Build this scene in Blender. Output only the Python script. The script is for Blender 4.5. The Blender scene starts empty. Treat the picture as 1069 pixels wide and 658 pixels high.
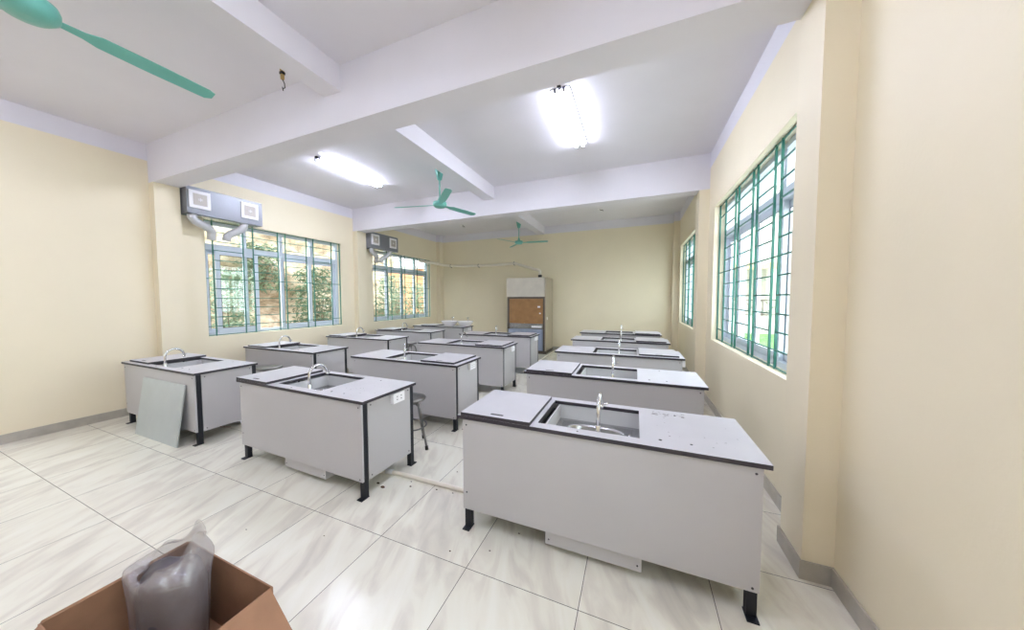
import bpy, bmesh, math, random
from mathutils import Vector, Matrix
random.seed(7)
PI = math.pi
sc = bpy.context.scene
COL = sc.collection

# ------------------------------------------------------------------ materials
def lin(c):
    def f(v):
        v /= 255.0
        return v / 12.92 if v <= 0.04045 else ((v + 0.055) / 1.055) ** 2.4
    return (f(c[0]), f(c[1]), f(c[2]), 1.0)

def new_mat(name):
    m = bpy.data.materials.new(name)
    m.use_nodes = True
    nt = m.node_tree
    return m, nt, nt.nodes['Principled BSDF']

def plain(name, rgb, rough=0.5, metal=0.0, noise=0.0, nscale=6.0, bump=0.0, bscale=60.0, emit=None, estr=0.0):
    m, nt, b = new_mat(name)
    b.inputs['Base Color'].default_value = lin(rgb)
    b.inputs['Roughness'].default_value = rough
    b.inputs['Metallic'].default_value = metal
    tc = nt.nodes.new('ShaderNodeTexCoord')
    if noise > 0:
        n = nt.nodes.new('ShaderNodeTexNoise')
        n.inputs['Scale'].default_value = nscale
        n.inputs['Detail'].default_value = 5
        nt.links.new(tc.outputs['Object'], n.inputs['Vector'])
        r = nt.nodes.new('ShaderNodeValToRGB')
        c = lin(rgb)
        r.color_ramp.elements[0].position = 0.3
        r.color_ramp.elements[1].position = 0.7
        r.color_ramp.elements[0].color = tuple(min(1, v * (1 - noise)) for v in c[:3]) + (1,)
        r.color_ramp.elements[1].color = tuple(min(1, v * (1 + noise)) for v in c[:3]) + (1,)
        nt.links.new(n.outputs['Fac'], r.inputs['Fac'])
        nt.links.new(r.outputs['Color'], b.inputs['Base Color'])
    if bump > 0:
        n2 = nt.nodes.new('ShaderNodeTexNoise')
        n2.inputs['Scale'].default_value = bscale
        nt.links.new(tc.outputs['Object'], n2.inputs['Vector'])
        bp = nt.nodes.new('ShaderNodeBump')
        bp.inputs['Strength'].default_value = bump
        bp.inputs['Distance'].default_value = 0.01
        nt.links.new(n2.outputs['Fac'], bp.inputs['Height'])
        nt.links.new(bp.outputs['Normal'], b.inputs['Normal'])
    if emit:
        b.inputs['Emission Color'].default_value = lin(emit)
        b.inputs['Emission Strength'].default_value = estr
    return m

M = {}
M['cream'] = plain('cream wall paint', (234, 223, 196), 0.55, noise=0.02, nscale=1.5, bump=0.05)
M['white'] = plain('white ceiling paint', (226, 223, 229), 0.6, noise=0.015, nscale=2)
M['skirt'] = plain('grey skirting tile', (176, 170, 158), 0.35, noise=0.1, nscale=9)
M['alu'] = plain('grey white window frame', (206, 214, 224), 0.4, 0.0, noise=0.01)
M['seal'] = plain('black rubber seal', (35, 38, 40), 0.6, noise=0.05)
M['green'] = plain('green enamel steel', (44, 108, 94), 0.4, noise=0.05, nscale=8)
M['lam'] = plain('grey laminate worktop', (204, 202, 207), 0.4, noise=0.03, nscale=5)
M['edge'] = plain('dark phenolic edge', (52, 47, 54), 0.5, noise=0.05)
M['panel'] = plain('grey white bench panel', (186, 183, 184), 0.5, noise=0.015, nscale=3)
M['navy'] = plain('dark navy powder coat', (15, 18, 28), 0.55, noise=0.05)
M['steel'] = plain('brushed stainless steel', (190, 190, 190), 0.25, 0.9, noise=0.05)
M['stoolsteel'] = plain('worn stool steel', (132, 130, 128), 0.28, 0.85, noise=0.08)
M['chrome'] = plain('chrome', (222, 222, 224), 0.08, 1.0, noise=0.01)
M['tray'] = plain('pale grey sink surround', (208, 208, 208), 0.35, noise=0.02)
M['plug'] = plain('dark grey plastic plug', (60, 58, 62), 0.5, noise=0.05)
M['stain'] = plain('grey dirt smudge', (150, 146, 148), 0.7, noise=0.1)
M['plastic'] = plain('white plastic', (240, 238, 240), 0.35, noise=0.01)
M['fan'] = plain('teal fan enamel', (112, 186, 174), 0.35, noise=0.02)
M['ceramic'] = plain('white ceramic', (240, 236, 236), 0.1, noise=0.01)
M['rubber'] = plain('black rubber', (28, 26, 26), 0.6, noise=0.05)
M['ventgrey'] = plain('grey painted sheet metal', (134, 136, 142), 0.35, 0.2, noise=0.02)
M['ventcore'] = plain('warm grey fan shutter', (186, 178, 170), 0.5, noise=0.02)
M['foil'] = plain('silver flexible duct', (205, 205, 208), 0.35, 0.35, noise=0.05, nscale=25)
M['pvc'] = plain('off white pvc pipe', (236, 228, 214), 0.4, noise=0.03)
M['kraft'] = plain('brown kraft paper', (158, 118, 76), 0.7, noise=0.12, nscale=7)
M['card'] = plain('brown corrugated cardboard', (150, 112, 84), 0.8, noise=0.08, nscale=12)
M['bluegrey'] = plain('blue grey cabinet laminate', (150, 160, 182), 0.45, noise=0.03)
M['film'] = plain('crinkled protective film on steel', (206, 200, 188), 0.35, 0.1, noise=0.06, nscale=5, bump=0.35, bscale=7)
M['hoodside'] = plain('warm steel side panel', (176, 166, 146), 0.3, 0.35, noise=0.04)
M['hooddark'] = plain('dark steel frame', (92, 84, 76), 0.4, 0.4, noise=0.05)
M['sheet'] = plain('pale green grey sheet', (184, 190, 190), 0.35, 0.1, noise=0.03)
M['contents'] = plain('dark grey bundle', (92, 86, 92), 0.5, noise=0.25, nscale=14)
M['tube'] = plain('lit fluorescent tube', (250, 250, 255), 0.4, emit=(226, 232, 255), estr=49.0)
M['holder'] = plain('grey lamp holder', (150, 150, 158), 0.5, noise=0.05)
M['wire'] = plain('black wire', (30, 28, 28), 0.5, noise=0.05)
M['tan'] = plain('tan plastic connector', (196, 164, 104), 0.5, noise=0.1, nscale=40)
M['redwire'] = plain('red brown wire', (150, 84, 66), 0.5, noise=0.05)
M['dirt'] = plain('dry dirt crumbs', (84, 62, 46), 0.9, noise=0.2)
M['bark'] = plain('stem brown', (96, 78, 56), 0.8, noise=0.2)
M['leaf'] = plain('leaf green', (96, 112, 84), 0.5, noise=0.35, nscale=3)
M['leafpale'] = plain('pale leaf green', (136, 150, 124), 0.5, noise=0.3, nscale=3)
M['lawn'] = plain('lawn green', (88, 130, 66), 0.8, noise=0.25, nscale=4)
M['pave'] = plain('pale concrete paving', (196, 192, 188), 0.8, noise=0.06, nscale=2)
M['render'] = plain('pale building render', (206, 202, 194), 0.7, noise=0.03)
M['beige'] = plain('beige building paint', (190, 168, 130), 0.7, noise=0.05)
M['orange'] = plain('orange building paint', (196, 140, 100), 0.7, noise=0.06)
M['winglass'] = plain('dim far window glass', (120, 130, 138), 0.15, noise=0.1)

def mat_glass():
    m = bpy.data.materials.new('clear window glass'); m.use_nodes = True
    nt = m.node_tree; nt.nodes.clear()
    o = nt.nodes.new('ShaderNodeOutputMaterial')
    mix = nt.nodes.new('ShaderNodeMixShader')
    t = nt.nodes.new('ShaderNodeBsdfTransparent'); t.inputs['Color'].default_value = (0.93, 0.96, 0.95, 1)
    g = nt.nodes.new('ShaderNodeBsdfGlossy'); g.inputs['Roughness'].default_value = 0.02
    lw = nt.nodes.new('ShaderNodeLayerWeight'); lw.inputs['Blend'].default_value = 0.5
    pw = nt.nodes.new('ShaderNodeMath'); pw.operation = 'POWER'; pw.inputs[1].default_value = 5.0
    ml = nt.nodes.new('ShaderNodeMath'); ml.operation = 'MULTIPLY_ADD'; ml.inputs[1].default_value = 0.7; ml.inputs[2].default_value = 0.035
    nt.links.new(lw.outputs['Facing'], pw.inputs[0]); nt.links.new(pw.outputs[0], ml.inputs[0])
    nt.links.new(ml.outputs[0], mix.inputs['Fac'])
    nt.links.new(t.outputs[0], mix.inputs[1]); nt.links.new(g.outputs[0], mix.inputs[2])
    nt.links.new(mix.outputs[0], o.inputs['Surface'])
    return m
M['glass'] = mat_glass()

def mat_bag():
    m = bpy.data.materials.new('crumpled clear polythene'); m.use_nodes = True
    nt = m.node_tree; nt.nodes.clear()
    o = nt.nodes.new('ShaderNodeOutputMaterial')
    mix = nt.nodes.new('ShaderNodeMixShader'); mix2 = nt.nodes.new('ShaderNodeMixShader')
    t = nt.nodes.new('ShaderNodeBsdfTransparent'); t.inputs['Color'].default_value = (0.9, 0.89, 0.9, 1)
    d = nt.nodes.new('ShaderNodeBsdfDiffuse'); d.inputs['Color'].default_value = lin((214, 206, 210))
    g = nt.nodes.new('ShaderNodeBsdfGlossy'); g.inputs['Roughness'].default_value = 0.12
    n = nt.nodes.new('ShaderNodeTexNoise'); n.inputs['Scale'].default_value = 13; n.inputs['Detail'].default_value = 6
    tc = nt.nodes.new('ShaderNodeTexCoord'); nt.links.new(tc.outputs['Object'], n.inputs['Vector'])
    bp = nt.nodes.new('ShaderNodeBump'); bp.inputs['Strength'].default_value = 0.9; bp.inputs['Distance'].default_value = 0.03
    nt.links.new(n.outputs['Fac'], bp.inputs['Height'])
    nt.links.new(bp.outputs['Normal'], g.inputs['Normal'])
    mix.inputs['Fac'].default_value = 0.3
    mix2.inputs['Fac'].default_value = 0.16
    nt.links.new(t.outputs[0], mix.inputs[1]); nt.links.new(d.outputs[0], mix.inputs[2])
    nt.links.new(mix.outputs[0], mix2.inputs[1]); nt.links.new(g.outputs[0], mix2.inputs[2])
    nt.links.new(mix2.outputs[0], o.inputs['Surface'])
    return m
M['bag'] = mat_bag()

def mat_floor():
    m, nt, b = new_mat('polished marble look tiles')
    N = nt.nodes.new; L = nt.links.new
    geo = N('ShaderNodeNewGeometry')
    sep = N('ShaderNodeSeparateXYZ'); L(geo.outputs['Position'], sep.inputs[0])
    P = 0.65
    def cell(out, off):
        a = N('ShaderNodeMath'); a.operation = 'ADD'; L(out, a.inputs[0]); a.inputs[1].default_value = off + 65
        d = N('ShaderNodeMath'); d.operation = 'DIVIDE'; L(a.outputs[0], d.inputs[0]); d.inputs[1].default_value = P
        f = N('ShaderNodeMath'); f.operation = 'FRACT'; L(d.outputs[0], f.inputs[0])
        fl = N('ShaderNodeMath'); fl.operation = 'FLOOR'; L(d.outputs[0], fl.inputs[0])
        s = N('ShaderNodeMath'); s.operation = 'SUBTRACT'; L(f.outputs[0], s.inputs[0]); s.inputs[1].default_value = 0.5
        ab = N('ShaderNodeMath'); ab.operation = 'ABSOLUTE'; L(s.outputs[0], ab.inputs[0])
        return ab.outputs[0], fl.outputs[0]
    ax, fx = cell(sep.outputs['X'], 1.545)
    ay, fy = cell(sep.outputs['Y'], -1.57)
    mx = N('ShaderNodeMath'); mx.operation = 'MAXIMUM'; L(ax, mx.inputs[0]); L(ay, mx.inputs[1])
    gr = N('ShaderNodeMath'); gr.operation = 'GREATER_THAN'; L(mx.outputs[0], gr.inputs[0]); gr.inputs[1].default_value = 0.4972
    # veins, offset from tile to tile
    cmb = N('ShaderNodeCombineXYZ'); L(fx, cmb.inputs[0]); L(fy, cmb.inputs[1])
    wn = N('ShaderNodeTexWhiteNoise'); L(cmb.outputs[0], wn.inputs['Vector'])
    sc1 = N('ShaderNodeVectorMath'); sc1.operation = 'SCALE'; L(wn.outputs['Color'], sc1.inputs[0]); sc1.inputs['Scale'].default_value = 0.35
    addv = N('ShaderNodeVectorMath'); addv.operation = 'ADD'; L(geo.outputs['Position'], addv.inputs[0]); L(sc1.outputs[0], addv.inputs[1])
    vr = N('ShaderNodeVectorRotate'); vr.rotation_type = 'Z_AXIS'; vr.inputs['Angle'].default_value = math.radians(-112)
    L(addv.outputs[0], vr.inputs['Vector'])
    mp = N('ShaderNodeMapping'); mp.inputs['Scale'].default_value = (1.0, 3.6, 1)
    L(vr.outputs[0], mp.inputs['Vector'])
    n1 = N('ShaderNodeTexNoise'); n1.inputs['Scale'].default_value = 2.1; n1.inputs['Detail'].default_value = 8; n1.inputs['Distortion'].default_value = 0.9
    L(mp.outputs[0], n1.inputs['Vector'])
    r1 = N('ShaderNodeValToRGB')
    e = r1.color_ramp.elements
    e[0].position = 0.28; e[0].color = lin((214, 208, 195))
    e[1].position = 0.66; e[1].color = lin((240, 237, 224))
    x = r1.color_ramp.elements.new(0.42); x.color = lin((227, 221, 207))
    x = r1.color_ramp.elements.new(0.52); x.color = lin((236, 232, 217))
    L(n1.outputs['Fac'], r1.inputs['Fac'])
    mixc = N('ShaderNodeMixRGB'); L(gr.outputs[0], mixc.inputs['Fac']); L(r1.outputs['Color'], mixc.inputs['Color1']); mixc.inputs['Color2'].default_value = lin((104, 98, 92))
    L(mixc.outputs[0], b.inputs['Base Color'])
    b.inputs['Roughness'].default_value = 0.22
    return m
M['floor'] = mat_floor()

def mat_rock():
    m, nt, b = new_mat('tan rock bank')
    N = nt.nodes.new; L = nt.links.new
    tc = N('ShaderNodeTexCoord')
    mp = N('ShaderNodeMapping'); mp.inputs['Scale'].default_value = (1, 1, 2.2); L(tc.outputs['Object'], mp.inputs['Vector'])
    n = N('ShaderNodeTexNoise'); n.inputs['Scale'].default_value = 2.6; n.inputs['Detail'].default_value = 10; n.inputs['Roughness'].default_value = 0.7
    L(mp.outputs[0], n.inputs['Vector'])
    r = N('ShaderNodeValToRGB'); e = r.color_ramp.elements
    e[0].position = 0.32; e[0].color = lin((108, 93, 76)); e[1].position = 0.68; e[1].color = lin((204, 190, 172))
    x = e.new(0.5); x.color = lin((176, 156, 132))
    L(n.outputs['Fac'], r.inputs['Fac']); L(r.outputs['Color'], b.inputs['Base Color'])
    b.inputs['Roughness'].default_value = 0.9
    return m
M['rock'] = mat_rock()

# ------------------------------------------------------------------ mesh building
class MB:
    def __init__(self):
        self.bm = bmesh.new()
    def _mark(self, faces, mi, smooth=False):
        for f in faces:
            f.material_index = mi
            f.smooth = smooth
    def box(self, lo, hi, mi=0, bevel=0.0, topmi=None):
        x0, y0, z0 = lo; x1, y1, z1 = hi
        vs = [self.bm.verts.new(c) for c in ((x0,y0,z0),(x1,y0,z0),(x1,y1,z0),(x0,y1,z0),(x0,y0,z1),(x1,y0,z1),(x1,y1,z1),(x0,y1,z1))]
        fs = [self.bm.faces.new([vs[i] for i in q]) for q in ((0,3,2,1),(4,5,6,7),(0,1,5,4),(1,2,6,5),(2,3,7,6),(3,0,4,7))]
        self._mark(fs, mi)
        if topmi is not None: fs[1].material_index = topmi
        if bevel > 0:
            es = list({e for f in fs for e in f.edges})
            bmesh.ops.bevel(self.bm, geom=es, offset=bevel, segments=2, affect='EDGES', profile=0.5)
        return self
    def prism(self, pts, z0, z1, mi=0, topmi=None):
        n = len(pts)
        a = [self.bm.verts.new((p[0], p[1], z0)) for p in pts]
        b = [self.bm.verts.new((p[0], p[1], z1)) for p in pts]
        fs = [self.bm.faces.new(a[::-1]), self.bm.faces.new(b)]
        for i in range(n):
            fs.append(self.bm.faces.new([a[i], a[(i+1) % n], b[(i+1) % n], b[i]]))
        self._mark(fs, mi)
        if topmi is not None: fs[1].material_index = topmi
        return self
    def tube(self, pts, r, n=12, mi=0, cap=True):
        pts = [Vector(p) for p in pts]
        rs = r if isinstance(r, (list, tuple)) else [r] * len(pts)
        rings = []; prev = None
        for i, p in enumerate(pts):
            if i == 0: t = pts[1] - p
            elif i == len(pts) - 1: t = p - pts[-2]
            else: t = (pts[i+1] - p).normalized() + (p - pts[i-1]).normalized()
            t.normalize()
            if prev is None:
                up = Vector((0, 0, 1)) if abs(t.z) < 0.9 else Vector((1, 0, 0))
                u = t.cross(up).normalized()
            else:
                u = (prev - t * prev.dot(t)).normalized()
            prev = u; v = t.cross(u)
            rings.append([self.bm.verts.new(p + (u * math.cos(2*PI*k/n) + v * math.sin(2*PI*k/n)) * rs[i]) for k in range(n)])
        fs = []
        for a, b in zip(rings, rings[1:]):
            for k in range(n):
                fs.append(self.bm.faces.new([a[k], a[(k+1) % n], b[(k+1) % n], b[k]]))
        self._mark(fs, mi, True)
        if cap:
            self._mark([self.bm.faces.new(rings[0][::-1]), self.bm.faces.new(rings[-1])], mi)
        return self
    def lathe(self, prof, c=(0, 0), n=28, mi=0, close=True, sx=1.0, sy=1.0):
        rings = []
        for r, z in prof:
            rings.append([self.bm.verts.new((c[0] + sx*r*math.cos(2*PI*k/n), c[1] + sy*r*math.sin(2*PI*k/n), z)) for k in range(n)])
        fs = []
        for a, b in zip(rings, rings[1:]):
            for k in range(n):
                fs.append(self.bm.faces.new([a[k], a[(k+1) % n], b[(k+1) % n], b[k]]))
        self._mark(fs, mi, True)
        if close:
            self._mark([self.bm.faces.new(rings[0][::-1]), self.bm.faces.new(rings[-1])], mi)
        return self
    def rings(self, rings, mi=0, smooth=True, cap_last=True):
        vs = [[self.bm.verts.new(p) for p in ring] for ring in rings]
        n = len(vs[0]); fs = []
        for a, b in zip(vs, vs[1:]):
            for k in range(n):
                fs.append(self.bm.faces.new([a[k], a[(k+1) % n], b[(k+1) % n], b[k]]))
        if cap_last: fs.append(self.bm.faces.new(vs[-1]))
        self._mark(fs, mi, smooth)
        return self
    def quad(self, pts, mi=0):
        self._mark([self.bm.faces.new([self.bm.verts.new(p) for p in pts])], mi)
        return self
    def xform(self, mat):
        bmesh.ops.transform(self.bm, matrix=mat, verts=self.bm.verts[:])
        return self
    def build(self, name, mats, parent=None, loc=None, recalc=True):
        if recalc: bmesh.ops.recalc_face_normals(self.bm, faces=self.bm.faces[:])
        me = bpy.data.meshes.new(name); self.bm.to_mesh(me); self.bm.free()
        for m in (mats if isinstance(mats, (list, tuple)) else [mats]): me.materials.append(m)
        o = bpy.data.objects.new(name, me); COL.objects.link(o)
        if parent is not None: o.parent = parent
        if loc is not None: o.location = loc
        return o

def empty(name, loc=(0, 0, 0), rz=0.0):
    o = bpy.data.objects.new(name, None); COL.objects.link(o)
    o.location = loc; o.rotation_euler = (0, 0, rz); o.empty_display_size = 0.1
    return o
def tag(o, label, cat, group=None, kind=None):
    o['label'] = label; o['category'] = cat
    if group: o['group'] = group
    if kind: o['kind'] = kind
    return o
def structure(o, label=None, cat=None):
    o['kind'] = 'structure'
    if label: o['label'] = label
    if cat: o['category'] = cat
    return o
def copy_obj(o, parent=None):
    c = o.copy(); COL.objects.link(c)
    if parent is not None: c.parent = parent
    return c
def copy_tree(o, parent=None):
    c = copy_obj(o, parent)
    for ch in list(o.children): copy_tree(ch, c)
    return c

# ------------------------------------------------------------------ room dimensions (metres)
XL, XR = -6.42, 1.026            # wall faces
PXL, PXR = -6.28, 0.887          # pilaster faces
Y0, YB = -3.2, 9.6
ZC, ZP, ZBM = 3.80, 3.57, 3.26   # ceiling, perimeter band, cross beam bottom
TH = 0.24
SILL, HEAD = 0.985, 2.90
WL = [(2.87, 5.46), (6.44, 9.02)]
WR = [(2.87, 5.46), (6.50, 9.16)]
NEAR_L, NEAR_R = (-0.75, 0.75), (-0.75, 0.75)   # side windows added outside the picture to brighten the foreground
BEAMS = [(-1.33, -1.05), (2.257, 2.54), (5.82, 6.10)]
PIL = BEAMS + [(9.38, YB)]

# floor, ceiling
structure(MB().box((XL - TH, Y0 - TH, -0.12), (XR + TH, YB + TH, 0.0)).build('floor', M['floor']), 'pale marble look tiled floor of the classroom', 'floor')
structure(MB().box((XL - TH, Y0 - TH, ZC), (XR + TH, YB + TH, ZC + 0.15)).build('ceiling', M['white']), 'white painted flat ceiling', 'ceiling')

def side_wall(name, xin, sgn, wins, label):
    """wall with window openings; sgn=-1: wall lies towards -x of its face"""
    w = MB()
    xa, xb = sorted((xin, xin + sgn * TH))
    ys = [Y0 - TH] + [v for p in wins for v in p] + [YB + TH]
    for i in range(0, len(ys), 2):
        w.box((xa, ys[i], 0), (xb, ys[i+1], ZP))
    for a, b in wins:
        w.box((xa, a, 0), (xb, b, SILL)); w.box((xa, a, HEAD), (xb, b, ZP))
    w.box((xa, Y0 - TH, ZP), (xb, YB + TH, ZC), 1)
    # pilasters
    px = PXL if sgn < 0 else PXR
    xa, xb = sorted((px, xin + sgn * 0.02))
    for a, b in PIL:
        top = ZBM if b < 9 else ZP
        w.box((xa, a, 0), (xb, b, top))
        if b > 9: w.box((xa, a, ZP), (xb, b, ZC), 1)
    return structure(w.build(name, [M['cream'], M['white']]), label, 'wall')
side_wall('wall_left', XL, -1, [NEAR_L] + WL, 'cream left wall with two barred windows and white top band')
side_wall('wall_right', XR, 1, [NEAR_R] + WR, 'cream right wall with two barred windows beside the nearest benches')
w = MB(); w.box((XL - TH, YB, 0), (XR + TH, YB + TH, ZP)); w.box((XL - TH, YB, ZP), (XR + TH, YB + TH, ZC), 1)
structure(w.build('wall_back', [M['cream'], M['white']]), 'cream back wall behind the fume cupboard', 'wall')
# wall behind the camera, with openings for daylight
w = MB()
w.box((XL - TH, Y0 - TH, 0), (XR + TH, Y0, ZP))
w.box((XL - TH, Y0 - TH, ZP), (XR + TH, Y0, ZC), 1)
structure(w.build('wall_front', [M['cream'], M['white']]), 'cream wall behind the camera', 'wall')

# beams
for i, (a, b) in enumerate(BEAMS):
    structure(MB().box((XL, a, ZBM), (XR, b, ZC)).build('trim_%d' % (i + 1), M['white']), ['white cross beam behind the camera', 'white cross beam nearest the camera', 'white cross beam farther into the room'][i], 'beam')
segs = [(Y0, BEAMS[0][0]), (BEAMS[0][1], BEAMS[1][0]), (BEAMS[1][1], BEAMS[2][0]), (BEAMS[2][1], YB)]
for i, (a, b) in enumerate(segs):
    structure(MB().box((-2.82, a, 3.56), (-2.60, b, ZC)).build('trim_%d' % (i + 4), M['white']), ['white lengthwise ceiling beam behind the camera', 'white lengthwise ceiling beam in the nearest bay', 'white lengthwise ceiling beam beside the nearer turning fan', 'white lengthwise ceiling beam above the farthest fan'][i], 'beam')

# skirting
def skirt(name, boxes, label):
    w = MB()
    for lo, hi in boxes: w.box(lo, hi)
    structure(w.build(name, M['skirt']), label, 'skirting')
t = 0.012; SK = 0.105
def side_boxes(xin, px, s):
    bs = []; y = Y0
    for a, b in PIL:
        bs.append(((min(xin, xin + s*t), y, 0), (max(xin, xin + s*t), a - t, SK)))
        bs.append(((min(xin, px + s*t), a - t, 0), (max(xin, px + s*t), a, SK)))
        bs.append(((min(px, px + s*t), a, 0), (max(px, px + s*t), b, SK)))
        if b < YB:
            bs.append(((min(xin, px + s*t), b, 0), (max(xin, px + s*t), b + t, SK)))
        y = b + t
    return bs
skirt('baseboard_left', side_boxes(XL, PXL, 1), 'grey tile skirting along the left wall')
skirt('baseboard_right', side_boxes(XR, PXR, -1), 'grey tile skirting along the right wall and pillars')
skirt('baseboard_back', [((PXL, YB - t, 0), (PXR, YB, SK))], 'grey tile skirting along the back wall')

# ------------------------------------------------------------------ windows
def ring_box(w, x0, x1, y0, y1, z0, z1, t, mi=0):
    w.box((x0, y0, z0), (x1, y0 + t, z1), mi); w.box((x0, y1 - t, z0), (x1, y1, z1), mi)
    w.box((x0, y0 + t, z0), (x1, y1 - t, z0 + t), mi); w.box((x0, y0 + t, z1 - t), (x1, y1 - t, z1), mi)

def window(n, xin, sgn, y0, y1, label, sashes):
    e = empty('window_%d' % n, (xin + sgn * 0.13, y0, SILL)); structure(e, label, 'window')
    W = y1 - y0; Hh = HEAD - SILL
    X = lambda a: sgn * a
    def bx(w, a, b, ya, yb, za, zb, mi=0): w.box((min(X(a), X(b)), ya, za), (max(X(a), X(b)), yb, zb), mi)
    f = MB()
    ring_box(f, min(X(0), X(0.09)), max(X(0), X(0.09)), 0, W, 0, Hh, 0.05)
    f.build('frame', M['alu'], e)
    tz = 1.44
    f = MB(); bx(f, 0, 0.09, 0.05, W - 0.05, tz, tz + 0.10); f.build('transom', M['alu'], e)
    for k in (1, 2, 3):
        if W < 2 and k != 2: continue
        f = MB(); bx(f, 0.01, 0.08, W * k / 4 - 0.03, W * k / 4 + 0.03, tz + 0.10, Hh - 0.05); f.build('mullion', M['alu'], e)
    for k in range(4):
        if W < 2 and k % 2: continue
        g = MB(); bx(g, 0.042, 0.047, W * k / 4 + 0.03 + (0.02 if k == 0 else 0), W * (k + (2 if W < 2 else 1)) / 4 - 0.03 - (0.02 if k == (2 if W < 2 else 3) else 0), tz + 0.10, Hh - 0.05)
        g.build('fanlight_pane', M['glass'], e)
    for (a, b, track) in sashes:
        xa = 0.008 if track == 0 else 0.05
        s = MB()
        ring_box(s, min(X(xa), X(xa + 0.034)), max(X(xa), X(xa + 0.034)), a, b, 0.052, tz - 0.002, 0.062)
        so = s.build('sash', M['alu'], e)
        s = MB(); ring_box(s, min(X(xa - 0.0015), X(xa + 0.0015)), max(X(xa - 0.0015), X(xa + 0.0015)), a + 0.0625, b - 0.0625, 0.1145, tz - 0.0645, 0.004)
        s.build('seal', M['seal'], so)
        g = MB(); bx(g, xa + 0.014, xa + 0.019, a + 0.069, b - 0.069, 0.121, tz - 0.071); g.build('pane', M['glass'], so)
    return e
S_open = [(0.052, 0.70, 1), (0.20, 0.86, 0), (1.27, 1.93, 0), (1.885, 2.535, 1)]
S_shut = [(0.052, 0.70, 1), (0.64, 1.30, 0), (1.27, 1.93, 0), (1.885, 2.535, 1)]
window(1, XL, -1, *WL[0], 'grey framed sliding window on the left wall under the nearer vent box', S_open)
window(2, XL, -1, *WL[1], 'grey framed sliding window on the left wall nearest the back wall', S_shut)
window(3, XR, 1, *WR[0], 'grey framed sliding window on the right wall beside the nearest benches', S_shut)
window(4, XR, 1, *WR[1], 'grey framed sliding window on the right wall near the back', S_shut)

S_near = [(0.052, 0.78, 1), (0.72, 1.448, 0)]  # sashes of the two unseen windows added as foreground light
window(5, XL, -1, *NEAR_L, 'added unseen sliding window on the left wall, lighting the foreground', S_near)
window(6, XR, 1, *NEAR_R, 'added unseen sliding window on the right wall, lighting the foreground', S_near)

def grille(xw, y0, y1, label, vents):
    e = empty('window_grille', (xw, y0, SILL)); tag(e, label, 'window grille', 'green steel grilles inside the windows')
    W = y1 - y0; Hh = HEAD - SILL
    r = 0.0075
    def vbar(y):
        MB().box((-0.009, y - r, 0.0), (0.009, y + r, Hh - 0.0), 0).build('vertical_bar', M['green'], e)
    def hbar(ya, yb, z, nm='rung'):
        MB().box((-0.005, ya + r, z - 0.006), (0.005, yb - r, z + 0.006), 0).build(nm, M['green'], e)
    vy = [0.012] + [v for p in vents for v in p] + [W - 0.012]
    for y in vy: vbar(y)
    rows = [0.012, 0.160, 0.315, 0.468, 0.628, 0.792, 0.955, 1.107, 1.265, 1.43, 1.58, 1.735, Hh - 0.012]
    full = {0, 1, 6, 11, 12}
    for i, z in enumerate(rows):
        if i in full:
            for a, b in zip(vy, vy[1:]): hbar(a, b, z, 'cross_bar')
        else:
            for a, b in vents: hbar(a, b, z)
            if 0: pass
    return e
vL = [(0.125, 0.570), (0.733, 1.172), (1.318, 1.756), (1.916, 2.357)]
vR = [(0.125, 0.505), (0.640, 1.08), (1.205, 1.705), (1.825, 2.33)]
vR[-1] = (1.815, 2.28)
grille(XL - 0.045, *WL[0], 'green steel grille over the left window nearer the camera', vL)
grille(XL - 0.045, *WL[1], 'green steel grille over the left window next to the back corner', vL)
vRR = [(0.10, 0.50), (0.635, 1.067), (1.195, 1.69), (1.81, 2.27)]
grille(XR + 0.070, *WR[0], 'green steel grille over the large right window beside the nearest benches', vRR)
grille(XR + 0.070, *WR[1], 'green steel grille over the far right window, mostly behind the pillar', vRR)

# ------------------------------------------------------------------ lab benches
BL, BW, BH = 1.7146, 0.6292, 0.80
HX0, HX1, HY0, HY1 = 0.546, 1.140, 0.078, 0.555

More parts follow.
